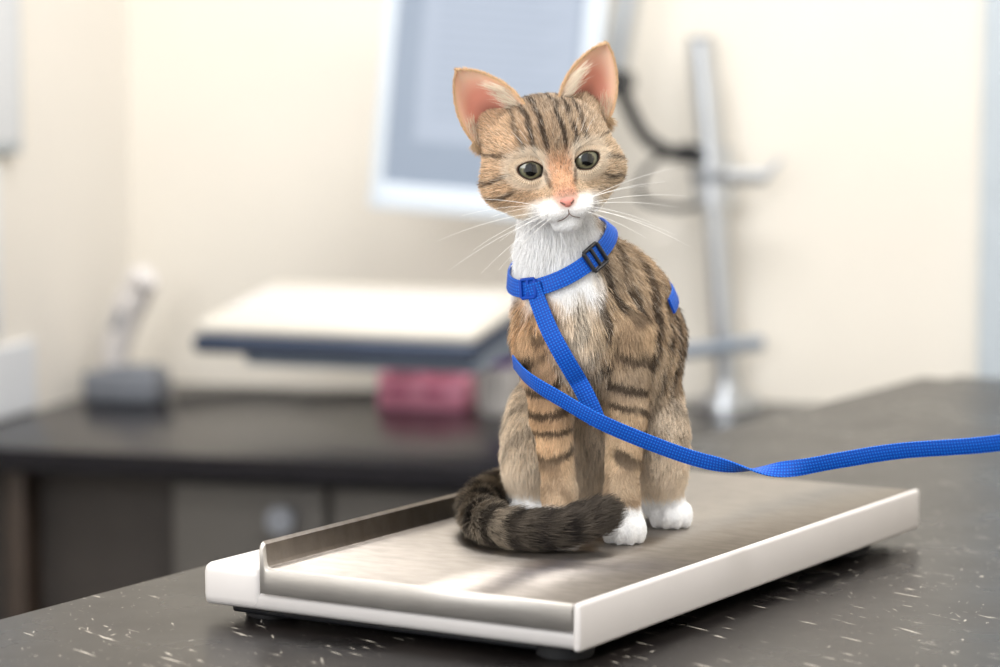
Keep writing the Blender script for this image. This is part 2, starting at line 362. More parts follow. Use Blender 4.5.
# front legs
cap('fleg',(.076,.000,.128),(.079,-.002,.078),.0170,.0124,.014)
cap('fleg',(.079,-.002,.078),(.0760,-.018,.030),.0120,.0094,.006)
cap('fleg',(.0760,-.018,.030),(.0775,-.023,.012),.0094,.0122,.006)
cap('fleg',(.029,-.006,.125),(.0325,-.006,.078),.0170,.0124,.014)
cap('fleg',(.0325,-.006,.078),(.0375,-.014,.030),.0119,.0094,.006)
cap('fleg',(.0375,-.014,.030),(.038,-.019,.012),.0094,.0122,.006)
toes('fleg',.0775,-.030,.0080); toes('fleg',.038,-.026,.0072)
# tail
TP=crom([(.060,.125,.022),(.024,.105,.019),(-.004,.060,.017),(-.0140,.012,.0155),(-.007,-.030,.0145),(.012,-.050,.0135),(.038,-.055,.0145),(.062,-.053,.022)],4)
for i in range(len(TP)-1):
    t=i/(len(TP)-1); t2=(i+1)/(len(TP)-1); rf=lambda t:.0104-.0030*t
    cap('tail',TP[i],TP[i+1],rf(t),rf(t2),.003)
# head
hell((0,-.004,.003),(.0378,.040,.0345))
for s in(-1,1):
    hell((s*.0205,.004,-.0095),(.0218,.023,.0178),.009)
    hell((s*.0125,.014,-.0220),(.0150,.016,.0125),.008)
    hell((s*.0255,-.016,.020),(.0120,.010,.014),.008)
    hell((s*.0165,.0225,.0112),(.012,.0088,.0055),.006)
    hell((s*.0068,.0345,-.0258),(.0092,.0078,.0066),.004)
hell((0,.016,.012),(.022,.018,.018),.008)
hell((0,.024,-.021),(.018,.014,.0120),.007)
hell((0,.0290,-.0350),(.0088,.0085,.0056),.004)
hcap((0,.024,.008),(0,.0362,-.0155),.0088,.0066,.006)
EYE=[np.array([s*.0170,.0238,0.]) for s in(-1,1)]; ER=.0105
def prim_eval(p,P):
    if p[1]=='e':
        c,r,R=p[2]; q=(P-c)@R.T; k0=np.linalg.norm(q/r,axis=-1); k1=np.linalg.norm(q/(r*r),axis=-1)+1e-9
        return k0*(k0-1)/k1
    a,b,ra,rb=p[2]; ba=b-a; pa=P-a; h=np.clip((pa@ba)/(ba@ba),0,1)
    return np.linalg.norm(pa-h[...,None]*ba,axis=-1)-(ra+h*(rb-ra))
def smin(a,b,k):
    h=np.clip(.5+.5*(b-a)/k,0,1); return b*(1-h)+a*h-k*h*(1-h)
def geval(g,P):
    F=np.full(P.shape[:-1],1.0)
    for p in prims:
        if p[0]==g: F=smin(F,prim_eval(p,P),p[3])
    return F
def total(P):
    t=geval('torso',P); t=smin(t,geval('hleg',P),.012); t=smin(t,geval('fleg',P),.008)
    t=smin(t,geval('head',P),.010); t=smin(t,geval('tail',P),.003); return t
def bounds(p):
    if p[1]=='e': c,r,R=p[2]; m=max(r); return c-m,c+m
    a,b,ra,rb=p[2]; m=max(ra,rb); return np.minimum(a,b)-m,np.maximum(a,b)+m
h=.0016; lo=np.array([-.036,-.085,-.004]); hi=np.array([.140,.150,.295])
n=((hi-lo)/h).astype(int)+1
ax=[lo[i]+h*np.arange(n[i]) for i in range(3)]
G={}
for g in('torso','hleg','fleg','head','tail'):
    F=np.full(tuple(n),1.0)
    for p in prims:
        if p[0]!=g: continue
        a,b=bounds(p); i0=np.clip(((a-.03-lo)/h).astype(int),0,n); i1=np.clip(((b+.03-lo)/h).astype(int)+2,0,n)
        sx,sy,sz=[slice(i0[i],i1[i]) for i in range(3)]
        P=np.stack(np.meshgrid(ax[0][sx],ax[1][sy],ax[2][sz],indexing='ij'),-1)
        F[sx,sy,sz]=smin(F[sx,sy,sz],prim_eval(p,P),p[3])
    G[g]=F
F=smin(G['torso'],G['hleg'],.012); F=smin(F,G['fleg'],.008); F=smin(F,G['head'],.010); F=smin(F,G['tail'],.003)
del G
for e in EYE:
    a=toK(e); b=toK(e+np.array([0,.03,0])); lo_=np.minimum(a,b)-.02; hi_=np.maximum(a,b)+.02
    i0=np.clip(((lo_-lo)/h).astype(int),0,n); i1=np.clip(((hi_-lo)/h).astype(int),0,n)
    sx,sy,sz=[slice(i0[i],i1[i]) for i in range(3)]
    P=np.stack(np.meshgrid(ax[0][sx],ax[1][sy],ax[2][sz],indexing='ij'),-1)
    d=prim_eval(('x','c',(a,b,.0080,.0080),0),P); F[sx,sy,sz]=np.maximum(F[sx,sy,sz],-d)
F=np.maximum(F,(0.0004-ax[2])[None,None,:])
def nets(F):
    s=F<0; nx,ny,nz=F.shape
    cs=[(i,j,k) for i in(0,1) for j in(0,1) for k in(0,1)]
    def sub(Arr,c): return Arr[c[0]:nx-1+c[0],c[1]:ny-1+c[1],c[2]:nz-1+c[2]]
    cnt=sum(sub(s,c).astype(np.int8) for c in cs); act=(cnt>0)&(cnt<8)
    ii=np.argwhere(act); idx=np.full(act.shape,-1); idx[act]=np.arange(len(ii))
    f={c:F[ii[:,0]+c[0],ii[:,1]+c[1],ii[:,2]+c[2]] for c in cs}
    pos=np.zeros((len(ii),3)); num=np.zeros(len(ii))
    for c in cs:
        for a_ in range(3):
            if c[a_]==0:
                d=list(c); d[a_]=1; d=tuple(d); fa,fb=f[c],f[d]; m=(fa<0)!=(fb<0); t=np.where(m,fa/np.where(m,fa-fb,1),0)
                pt=np.array(c,float)[None]+t[:,None]*(np.array(d)-np.array(c))[None]
                pos+=pt*m[:,None]; num+=m
    V=(ii+pos/num[:,None])*h+lo
    Fs=[]
    for a_ in range(3):
        b_,c_=(a_+1)%3,(a_+2)%3
        sl0=[slice(None)]*3; sl1=[slice(None)]*3; sl0[a_]=slice(0,-1); sl1[a_]=slice(1,None)
        ed=np.argwhere(s[tuple(sl0)]!=s[tuple(sl1)])
        ok=(ed[:,b_]>0)&(ed[:,c_]>0)&(ed[:,b_]<F.shape[b_]-1)&(ed[:,c_]<F.shape[c_]-1); ed=ed[ok]
        q=[]
        for db,dc in((-1,-1),(0,-1),(0,0),(-1,0)):
            e=ed.copy(); e[:,b_]+=db; e[:,c_]+=dc; q.append(idx[e[:,0],e[:,1],e[:,2]])
        q=np.stack(q,1); flip=~s[ed[:,0],ed[:,1],ed[:,2]]; q[flip]=q[flip][:,::-1]; Fs.append(q)
    Fc=np.vstack(Fs); Fc=Fc[(Fc>=0).all(1)]; return V,Fc
V,Q=nets(F)
print('kitten mesh',len(V),len(Q))
for it in range(2):
    acc=np.zeros_like(V); c=np.zeros(len(V))
    for a_,b_ in((0,1),(1,2),(2,3),(3,0)):
        np.add.at(acc,Q[:,a_],V[Q[:,b_]]); np.add.at(c,Q[:,a_],1); np.add.at(acc,Q[:,b_],V[Q[:,a_]]); np.add.at(c,Q[:,b_],1)
    V=V*.5+.5*acc/np.maximum(c,1)[:,None]
fn=np.cross(V[Q[:,2]]-V[Q[:,0]],V[Q[:,3]]-V[Q[:,1]]); VN=np.zeros_like(V)
for k_ in range(4): np.add.at(VN,Q[:,k_],fn)
VN/=np.linalg.norm(VN,axis=1)[:,None]+1e-12
tst=V[::500]
if (total(tst+VN[::500]*.002)-total(tst-VN[::500]*.002)).mean()<0: Q=Q[:,::-1]; VN=-VN
# ------------------------ noise and coat colours
def vnoise(P,scale,seed=0.):
    q=P*scale+seed; i=np.floor(q); f=q-i; f=f*f*(3-2*f)
    def hsh(o):
        j=i+np.array(o); v=np.sin(j[:,0]*127.1+j[:,1]*311.7+j[:,2]*74.7+seed)*43758.5453; return v-np.floor(v)
    r=0
    for a_ in(0,1):
        for b_ in(0,1):
            for c_ in(0,1):
                w=(f[:,0] if a_ else 1-f[:,0])*(f[:,1] if b_ else 1-f[:,1])*(f[:,2] if c_ else 1-f[:,2]); r=r+w*hsh((a_,b_,c_))
    return r
def ss(a,b,x):
    t=np.clip((x-a)/(b-a),0,1); return t*t*(3-2*t)
TAN,BRN,DRK,GIN,CRM,WHT,GRY,BLK=[lin(c) for c in((206,180,148),(146,122,98),(50,39,33),(232,186,140),(246,232,212),(255,255,255),(184,168,148),(36,32,31))]
def mix(c,d,w): return c*(1-w[:,None])+np.asarray(d)*w[:,None]
def region(P):
    g=np.stack([geval(k,P) for k in('torso','fleg','hleg','head','tail')],1); return g.argmin(1),g
TPk=np.array(TP)
def tail_t(P):
    best=np.full(len(P),9.); bt=np.zeros(len(P)); nseg=len(TPk)-1
    for i in range(nseg):
        a,b=TPk[i],TPk[i+1]; ba=b-a; hh=np.clip((P-a)@ba/(ba@ba),0,1); d=np.linalg.norm(P-a-hh[:,None]*ba,axis=1)
        m=d<best; best[m]=d[m]; bt[m]=(i+hh[m])/nseg
    return bt
def coat(P,reg):
    X,Y,Z=P.T; n1=vnoise(P,60,1.3); n2=vnoise(P,140,5.1); n3=vnoise(P,28,9.2); n4=vnoise(P,95,2.7)
    out=mix(np.tile(TAN,(len(P),1)),BRN,ss(.25,.8,n1)*.65); out=mix(out,GRY,ss(.45,.8,n3)*.45)
    # torso
    q=(X-.06)*.55+Y*.95-.25*(Z-.1)+.022*(n3-.5)+.007*(n1-.5)
    st=ss(-.1,.5,np.sin(2*np.pi*q/.0170))*ss(.20,.44,n1*.5+n4*.5)
    c0=mix(out,DRK,st*.88*ss(.06,.11,Z)); c0=mix(c0,DRK,ss(.5,.8,n4)*ss(.07,.12,Z)*.4*ss(.0,.03,Y))
    c0=mix(c0,BRN,ss(.13,.19,Z)*ss(-.01,.02,Y)*.4)
    c0=mix(c0,CRM,ss(.10,.05,Z)*.55)
    fr=ss(.014,-.010,Y)
    c0=mix(c0,GIN,fr*ss(.048,.030,X)*.65)
    c0=mix(c0,CRM,fr*ss(.022,.004,np.abs(X-.046))*.65)
    stc=ss(.3,.8,np.sin(2*np.pi*(Z+.25*X+.012*n3)/.024))*fr*ss(.55,.3,n4)*.4
    c0=mix(c0,BRN,stc)
    bib=ss(.142,.158,Z+.012*(n2-.5))*ss(.066,.056,X+.01*(n2-.5))*ss(.028,.008,Y)
    c0=mix(c0,WHT,bib*.99)
    # front legs
    q=Z+.25*(X-.055)*np.sign(X-.055)+.012*(n1-.5)+.012*(n3-.5)
    st=ss(.15,.7,np.sin(2*np.pi*q/.0175+.6))*ss(.036,.055,Z)*ss(.25,.46,n4*.6+n1*.4)*ss(.135,.112,Z)
    c1=mix(mix(out,GIN,ss(.05,.03,X)*.35),DRK,st*.84)
    c1=mix(c1,DRK,ss(.105,.125,Z)*ss(.45,.65,n4)*.6)
    c1=mix(c1,CRM,ss(.014,.0,np.abs(X-.055))*.6)
    c1=mix(c1,GRY,ss(.055,.035,Z)*.4); c1=mix(c1,BRN,ss(.5,.75,n4)*ss(.055,.045,Z)*.6)
    c1=mix(c1,WHT,ss(.0260,.0200,Z+.003*(n2-.5))*.99)
    # hind
    c2=mix(out,CRM,.45+.2*ss(.06,.03,Z)); c2=mix(c2,DRK,ss(.2,.8,np.sin(2*np.pi*(Z*.8+Y*.5)/.020+4*n3))*ss(.03,.05,Z)*.42*ss(.0,.03,Y))
    c2=mix(c2,WHT,ss(.026,.020,Z)*ss(.075,.055,Y))
    # tail
    t=tail_t(P); c4=mix(np.tile(lin((150,138,122)),(len(P),1)),BLK,ss(-.2,.5,np.sin(2*np.pi*t*11.5+.8+1.8*n1))*.82)
    c4=mix(c4,BLK,ss(.62,.76,t)*.82); c4=mix(c4,lin((112,102,92)),ss(.55,.8,n2)*.35)
    # head
    Hh=toH(P); x,f,z=Hh.T; ax_=np.abs(x)
    c3=mix(out,GIN,.12+.42*ss(.008,-.022,x)); c3=mix(c3,GRY,.25*ss(-.01,.03,x)); c3=mix(c3,CRM,np.full(len(P),.12))
    fm=ss(.004,.011,z+.15*ax_+.005*(n4-.5))*ss(.028,.014,ax_)
    ln=ss(.0,.65,np.cos(2*np.pi*(ax_+.0034*(n4-.5)+.0018)/.0068))*ss(.12,.42,n2*.5+n1*.5)
    c3=mix(c3,BRN,fm*.45); c3=mix(c3,DRK,fm*ln*.88)
    c3=mix(c3,BRN,ss(-.004,-.02,f)*.45); c3=mix(c3,DRK,ss(.024,.036,z)*.45*ss(.6,.35,n4))
    for off,wd,st_ in((-.002,.0022,.0255),(-.0125,.0022,.0262),(.0085,.0017,.0275)):
        zz=off-.30*(ax_-.026)*(1 if off<0 else -.5); c3=mix(c3,DRK,ss(wd,wd*.2,np.abs(z-zz+.004*(n1-.5)))*ss(st_-.003,st_+.003,ax_)*.78*ss(.08,.38,n4))
    lower=ss(-.017,-.027,z)*ss(-.005,.012,f); c3=mix(c3,CRM,lower*.85)
    de=np.sqrt(((ax_-.0170)/1.1)**2+z**2)
    c3=mix(c3,CRM,ss(.0140,.0100,de)*.75*ss(.012,.018,f))
    br=ss(.0090,.0050,ax_)*ss(.012,.000,z)*ss(.015,.022,f); c3=mix(c3,lin((224,172,134)),br*.8)
    c3=mix(c3,lin((100,72,56)),ss(.0018,.0004,np.abs(ax_-.0086-.2*(z+.005)))*ss(-.014,-.010,z)*ss(.002,-.004,z)*ss(.02,.025,f)*.7)
    mz=ss(-.0140,-.0205,z+.12*ax_)*ss(.025,.016,ax_)*ss(.014,.022,f); c3=mix(c3,WHT,mz*.9)
    c3=mix(c3,WHT,ss(-.027,-.032,z)*ss(-.004,.010,f)*.97)
    dn=np.sqrt((x/1.2)**2+(z+.0185)**2); c3=mix(c3,lin((232,178,152)),ss(.0075,.0045,dn)*ss(.03,.036,f)*.75)
    allc=[c0,c1,c2,c3,c4]; res=np.zeros_like(c0)
    for i in range(5): m=reg==i; res[m]=allc[i][m]
    return res
def blended_coat(P):
    r,g=region(P); return coat(P,r),r,g
def setcol(me,col):
    a=me.color_attributes.new('col','FLOAT_COLOR','POINT'); a.data.foreach_set('color',np.hstack([np.clip(col,0,1),np.ones((len(col),1))]).astype(np.float32).ravel())
vc,vr,vg=blended_coat(V)
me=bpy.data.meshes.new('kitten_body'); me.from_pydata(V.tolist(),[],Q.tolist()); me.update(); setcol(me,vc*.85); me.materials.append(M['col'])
me.polygons.foreach_set('use_smooth',[True]*len(me.polygons))
link(bpy.data.objects.new('body_skin',me),kit)
# ------------------------ straps
def grad(P,fn_):
    e=.001; return np.stack([fn_(P+np.eye(3)[i]*e)-fn_(P-np.eye(3)[i]*e) for i in range(3)],1)
def ring(c,ea,eb,ang,off):
    ea,eb=nrm(np.array(ea)),nrm(np.array(eb)); out=[]
    rs=np.linspace(.01,.10,240)
    for a_ in ang:
        d=ea*math.cos(a_)+eb*math.sin(a_); P=np.array(c)+rs[:,None]*d; s_=geval('torso',P); k_=np.where(s_<0)[0]
        r_=rs[k_[-1]] if len(k_) else .03
        out.append(np.array(c)+d*(r_+off))
    return np.array(out)
def smooth_closed(P,it=4):
    for _ in range(it): P=.5*P+.25*(np.roll(P,1,0)+np.roll(P,-1,0))
    return P
torso=lambda P:geval('torso',P)
def band(name,P,width,thick,closed=False):
    N_=grad(P,torso); N_/=np.linalg.norm(N_,axis=1)[:,None]
    T=(np.roll(P,-1,0)-np.roll(P,1,0)) if closed else np.gradient(P,axis=0)
    return ribbon(name,P,np.cross(T,N_),width,thick,M['blue'],hs,closed)
hs=empty('cat_harness',tuple(KO))
ang=np.linspace(0,2*math.pi,90,endpoint=False)
CR=smooth_closed(ring((.0362,.010,.1780),(.9,.1,.44),(0,-.92,-.34),ang,.0052))
band('neck_strap',CR,.0108,.0016,True)
def onchest(pts,off):
    out=[]
    for (u,v) in pts:
        ysamp=np.linspace(-.10,.06,320)
        Yw=1.69; X=Yw*(u-500)/2735; Z=.30-Yw*(v-60)/2755
        P=np.stack([np.full(320,X),ysamp,np.full(320,Z)],1); s_=geval('torso',P); i_=np.where(s_<0)[0]
        out.append((X,ysamp[i_[0]]-off if len(i_) else out[-1][1],Z))
    return crom(out,8)
CS=onchest([(532,284),(539,305),(549,330),(561,353),(573,374),(582,390),(589,404),(595,418),(598,426)],.0064)
CS[:,1]=np.minimum(CS[:,1],-.024)
band('chest_strap',CS,.0112,.0016)
GA=np.linspace(D(-20),D(205),60)
GR=ring((.062,.040,.135),(1,0,.28),(0,1,.25),GA,.0035)
band('girth_strap',GR,.0105,.0015)
def place_on(P,i,name,size,m,bev=.0012,lift=.0012):
    T=nrm(P[(i+1)%len(P)]-P[i-1]); N_=nrm(grad(P[i:i+1],torso)[0]); W=np.cross(N_,T); N_=nrm(np.cross(T,W)); W=nrm(W)
    bm=bmesh.new(); s=size; t=.0022
    bmbox(bm,(0,s[1]/2,0),(s[0],t,s[2]),bev); bmbox(bm,(0,-s[1]/2,0),(s[0],t,s[2]),bev)
    for xx in(-s[0]/2,0,s[0]/2): bmbox(bm,(xx,0,0),(t,s[1],s[2]),bev*.8)
    M4=Matrix([[T[0],W[0],N_[0],P[i][0]+N_[0]*lift],[T[1],W[1],N_[1],P[i][1]+N_[1]*lift],[T[2],W[2],N_[2],P[i][2]+N_[2]*lift],[0,0,0,1]])
    bmesh.ops.transform(bm,matrix=M4,verts=bm.verts[:]); finish(bm,name,m,hs)
iR=int(np.argmin([abs(p[0]-.0590)+(1 if p[1]>0.012 else 0) for p in CR])); place_on(CR,iR,'slide_buckle',(.013,.014,.0030),M['blk'])
iL=int(np.argmin([abs(p[0]-.0190)+(1 if p[1]>0 else 0) for p in CR])); place_on(CR,iL,'strap_loop',(.011,.0115,.0024),M['blue'])
# leash
LP=crom([(.0085,-.012,.112),(.0150,-.0305,.1060),(.0240,-.043,.1005),(.0385,-.050,.0925),(.0609,-.058,.0805),(.0915,-.058,.0675),(.122,-.060,.0572),(.1500,-.068,.0530),(.1745,-.078,.0545),(.2035,-.090,.0615),(.237,-.110,.0700),(.290,-.140,.0790),(.358,-.20,.101),(.46,-.30,.15),(.56,-.40,.24)],10)
W_l=[]
T=np.gradient(LP,axis=0)
for i,p in enumerate(LP):
    t=nrm(T[i]); tw=D(180)*float(ss(.126,.192,np.array([p[0]]))[0])
    w0=nrm(np.array([0,-.15,1])-t*t.dot(np.array([0,-.15,1]))); b0=np.cross(t,w0)
    W_l.append(w0*math.cos(tw+.18)+b0*math.sin(tw+.18))
ls=empty('blue_leash',tuple(KO))
ribbon('leash_strap',LP,W_l,.0100,.0014,M['blue'],ls)
strap_pts=np.vstack([CR,CS,GR])
# ------------------------ ears
def ear_pt(s,sp,t,back=0.):
    bi=np.array([.0100,-.001,.0330]); bo=np.array([.0385,-.010,.0110]); tip=np.array([.0455,-.003,.0615])
    mid=(bi+bo)/2; wv=(bo-bi)/2
    wd=(1-np.clip(sp,0,1)**1.7)**.72
    p=mid[None]+(tip-mid)[None]*sp[:,None]+wv[None]*(t*wd)[:,None]
    p[:,1]+= -.016*(1-t*t)*(1-sp)**.6+.004*(1-sp)-back
    p[:,1]-= .004*t*(1-sp)
    p[:,0]+= .0028*np.sin(np.pi*np.clip(sp,0,1))*t
    p[:,0]*=s; return p
ns,ntt=24,22
fur_extra=[]
for si,s in enumerate((-1,1)):
    for lay,back in((0,0.),(1,.0016)):
        sg,tg=np.meshgrid(np.linspace(-.22,1,ns),np.linspace(-1,1,ntt),indexing='ij')
        sp=np.clip(sg.ravel(),0,.999); p=ear_pt(s,sp,tg.ravel()*(1.0 if lay==0 else 1.03),back)
        ng=np.clip(-sg.ravel(),0,1)/.22; tgt=np.array([s*.020,-.012,.012]); p=p+(tgt-p)*(ng*.75)[:,None]
        Kp=toK(p); fs=[(i*ntt+j,i*ntt+j+1,(i+1)*ntt+j+1,(i+1)*ntt+j) for i in range(ns-1) for j in range(ntt-1)]
        me=bpy.data.meshes.new('ear'); me.from_pydata(Kp.tolist(),[],fs); me.update()
        if lay==0:
            dp=(1-tg.ravel()**2)*(1-sp)
            c=mix(np.tile(lin((246,206,180)),(len(p),1)),lin((220,150,130)),ss(.05,.45,dp)); c=mix(c,lin((110,64,56)),ss(.45,.85,dp)*.85)  # pink skin, with shade painted darker into the ear hollow
            c=mix(c,lin((226,186,150)),ss(.75,1,np.abs(tg.ravel()))*.8)
        else: c=mix(np.tile(TAN,(len(p),1)),BRN,np.full(len(p),.6))
        setcol(me,c); me.materials.append(M['ear'] if lay==0 else M['col'])
        me.polygons.foreach_set('use_smooth',[True]*len(me.polygons)); link(bpy.data.objects.new('ear_%s_%s'%(('left','right')[si],('inner','outer')[lay]),me),kit)
    def addfur(nh,spf,tf,length,flowf,nf,colr,back=0.,rad=.00013):
        sp=spf(rng.random(nh)); t=tf(rng.random(nh)); p=ear_pt(s,sp,t,back)
        p2=ear_pt(s,np.clip(sp+.03,0,.999),t,back); up=p2-p; up/=np.linalg.norm(up,axis=1)[:,None]+1e-9
        d=flowf(up,t)+nf[None]+rng.normal(0,.16,(nh,3)); d/=np.linalg.norm(d,axis=1)[:,None]
        Ld=length*(.6+.6*rng.random(nh)); fur_extra.append((toK(p),d@A,d@A,Ld,np.tile(lin(colr),(nh,1))*(.8+.4*rng.random(nh))[:,None],rad))
    addfur(5000,lambda r:r*.98,lambda r:r*2-1,.0035,lambda up,t:up,np.array([0,-.5,0]),(184,158,128),.0018)
    for e_ in(-1,1):
        addfur(1400,lambda r:r*.99,lambda r:e_*(1-.05*r),.0024,lambda up,t:up*.8+np.stack([s*e_*.5+0*t,0*t,.1+0*t],1),np.array([0,.12,0]),(222,190,152))
    addfur(900,lambda r:.0+r*.14,lambda r:.50+r*.50,.0065,lambda up,t:up*.15+np.stack([s*.35+0*t,0*t,-.6+0*t],1),np.array([0,.40,0]),(196,170,138))
    addfur(700,lambda r:.0+r*.10,lambda r:-.9+r*1.6,.0065,lambda up,t:up*.9,np.array([0,.35,0]),(190,164,134))
    addfur(250,lambda r:.0+r*.45,lambda r:-.96+r*.30,.014,lambda up,t:up*.9+np.stack([s*.75+0*t,0*t,0*t],1),np.array([0,.30,0]),(246,230,210),rad=.00009)
    addfur(150,lambda r:.0+r*.3,lambda r:.6+r*.38,.010,lambda up,t:up*1.0+np.stack([-s*.4+0*t,0*t,0*t],1),np.array([0,.35,0]),(238,220,198),rad=.00009)
# ------------------------ eyes
for si,e in enumerate(EYE):
    s=(-1,1)[si]
    bm=bmesh.new(); bmesh.ops.create_uvsphere(bm,u_segments=64,v_segments=48,radius=ER)
    me=bpy.data.meshes.new('eyeball'); bm.to_mesh(me); bm.free()
    co=np.array([v.co[:] for v in me.vertices])
    ctr=np.array([s*.0001,0,.0002]); d=np.sqrt((co[:,0]-ctr[0])**2+(co[:,2]-ctr[2])**2); d[co[:,1]<0]=.02
    cc=mix(np.tile(lin((9,8,8)),(len(co),1)),lin((112,108,84)),ss(.0038,.0043,d)); cc=mix(cc,lin((76,78,60)),ss(.0048,.0058,d)); cc=mix(cc,lin((20,17,16)),ss(.0060,.0067,d))
    me.vertices.foreach_set('co',toK(co+e).astype(np.float32).ravel()); setcol(me,cc); me.materials.append(M['eye'])
    me.polygons.foreach_set('use_smooth',[True]*len(me.polygons)); me.update(); link(bpy.data.objects.new('eyeball_%s'%('left','right')[si],me),kit)
    a_,b_=.0071,.0050; ph=np.linspace(0,2*math.pi,56,endpoint=False)
    def ringpts(k_,R_,extra=0):
        cx=np.cos(ph); sz=np.sin(ph); px=a_*k_*cx; pz=b_*k_*sz*(1-.18*np.abs(cx))*np.where(sz>0,.94,1.04)
        inn=np.clip(-cx*s,0,1)**6; px=px-s*.0014*inn; pz=pz-.0014*inn
        tl=D(12)*s; px,pz=px*math.cos(tl)-pz*math.sin(tl),px*math.sin(tl)+pz*math.cos(tl)
        rr=np.minimum(px**2+pz**2,(R_*.985)**2); py=np.sqrt(R_**2-rr)-extra
        return toK(np.stack([px,py,pz],1)+e)
    K=[ringpts(1.0,.0106),ringpts(1.06,.0112),ringpts(1.16,.0114),ringpts(1.36,.0117,.0002),ringpts(1.75,.0128,.0010)]
    m_=len(ph); Vv=np.vstack(K); fs=[(i*m_+j,i*m_+(j+1)%m_,(i+1)*m_+(j+1)%m_,(i+1)*m_+j) for i in range(len(K)-1) for j in range(m_)]
    me=bpy.data.meshes.new('eyelid'); me.from_pydata(Vv.tolist(),[],fs); me.update()
    cc=np.vstack([np.tile(lin(c),(m_,1)) for c in((26,20,17),(36,27,23),(88,68,54),(224,200,170),(224,200,170))]); setcol(me,cc); me.materials.append(M['col'])
    me.polygons.foreach_set('use_smooth',[True]*len(me.polygons)); link(bpy.data.objects.new('eyelid_%s'%('left','right')[si],me),kit)
    nh=2600; fi=rng.random(nh)*m_; i0=fi.astype(int); w=1.17+.53*rng.random(nh); wi=np.interp(w,[1.06,1.16,1.36,1.75],[1,2,3,4]); k0=wi.astype(int).clip(0,3); kw=(wi-k0)[:,None]
    KK=np.stack(K); p=KK[k0,i0]*(1-kw)+KK[k0+1,i0]*kw; cen_=toK(e)
    d=p-cen_; d/=np.linalg.norm(d,axis=1)[:,None]; fw=hfv[None]; tang=d-fw*(d@hfv)[:,None]; tang/=np.linalg.norm(tang,axis=1)[:,None]
    dd=tang*1.0+d*.25+rng.normal(0,.15,(nh,3)); dd/=np.linalg.norm(dd,axis=1)[:,None]
    fur_extra.append((p,dd,dd,.0014+.001*rng.random(nh),coat(p,np.full(nh,3))*(.85+.3*rng.random(nh))[:,None],.00011))
# nose
bm=bmesh.new(); bmesh.ops.create_uvsphere(bm,u_segments=32,v_segments=24,radius=1)
for v in bm.verts:
    x,y,z=v.co
    w=.0054*(.58+.42*(z+1)/1.3 if z<.3 else 1.0)
    v.co=toK((x*w,.0395+.0042*y-.0010*z,-.0206+.0040*z))
finish(bm,'nose',M['nose'],kit)
for s in(-1,1):
    tube('nostril_%s'%('left' if s<0 else 'right'),[toK((s*.0018,.0433,-.0222)),toK((s*.0031,.0424,-.0213)),toK((s*.0041,.0409,-.0206))],.0006,M['dark'],kit,n=4,seg=8)
    tube('mouth_%s'%('left' if s<0 else 'right'),[toK(q) for q in((0,.0412,-.0248),(s*.0002,.0416,-.0284),(s*.0026,.0411,-.0305),(s*.0056,.0390,-.0318),(s*.0085,.0350,-.0326))],.00026,M['dark'],kit,n=5,seg=8)
# ------------------------ fur
tri=np.vstack([Q[:,[0,1,2]],Q[:,[0,2,3]]]); a,b,c=V[tri[:,0]],V[tri[:,1]],V[tri[:,2]]
area=.5*np.linalg.norm(np.cross(b-a,c-a),axis=1); rt=vr[tri[:,0]]
wgt=np.array([1.0,2.0,1.3,3.2,1.7])[rt]; pr=area*wgt; pr/=pr.sum()
NH=300000
ti=rng.choice(len(tri),NH,p=pr); r1=np.sqrt(rng.random(NH)); r2=rng.random(NH)
w0,w1,w2=1-r1,r1*(1-r2),r1*r2
P=a[ti]*w0[:,None]+b[ti]*w1[:,None]+c[ti]*w2[:,None]
Nn=VN[tri[ti,0]]*w0[:,None]+VN[tri[ti,1]]*w1[:,None]+VN[tri[ti,2]]*w2[:,None]; Nn/=np.linalg.norm(Nn,axis=1)[:,None]
col,reg,gg=blended_coat(P); Hh=toH(P)
flow=np.zeros_like(P); Ln=np.zeros(NH); outw=np.full(NH,.45)
m=reg==0; flow[m]=np.array([.05,.25,-1]); Ln[m]=.0078
m=reg==1; flow[m]=np.array([0,.1,-1]); Ln[m]=.0034+.0030*ss(.09,.12,P[m][:,2]); outw[m]=.34
m=reg==2; flow[m]=np.array([0,-.25,-1]); Ln[m]=.0068
m=reg==4; tt=tail_t(P[m]); k_=np.clip((tt*(len(TPk)-1)).astype(int),0,len(TPk)-2); flow[m]=(TPk[k_+1]-TPk[k_]); flow[m]/=np.linalg.norm(flow[m],axis=1)[:,None]; Ln[m]=.0105; outw[m]=.68
m=reg==3; nz=np.array([0,.034,-.012]); fl=(Hh[m]-nz); fl/=np.linalg.norm(fl,axis=1)[:,None]; fl[:,2]-=.15; flow[m]=fl@A
dnose=np.linalg.norm(Hh[m]-np.array([0,.040,-.020]),axis=1); Ln[m]=.0011+.0040*ss(.010,.046,dnose)+.0016*ss(.028,.038,np.abs(Hh[m][:,0]))*ss(.008,-.008,Hh[m][:,2]); outw[m]=.36
low=(P[:,2]<.022)&((reg==1)|(reg==2)); Ln[low]=.0018
flow-=Nn*(flow*Nn).sum(1)[:,None]; flow/=np.linalg.norm(flow,axis=1)[:,None]+1e-6
jit=rng.normal(0,.20,(NH,3)); clump=np.stack([vnoise(P,170,s_)-.5 for s_ in(2.,4.,6.)],1)*np.where(reg==3,.5,.8)[:,None]
dr=flow+Nn*outw[:,None]+jit+clump; dr/=np.linalg.norm(dr,axis=1)[:,None]
Ln*=(.55+.8*rng.random(NH))
from mathutils.kdtree import KDTree
kd=KDTree(len(strap_pts))
for i,p in enumerate(strap_pts): kd.insert(p,i)
kd.balance()
near=np.array([kd.find(p)[2] for p in P]); Ln*=np.where(near<.0095,.30,np.where(near<.012,.7,1))
keep=np.ones(NH,bool)
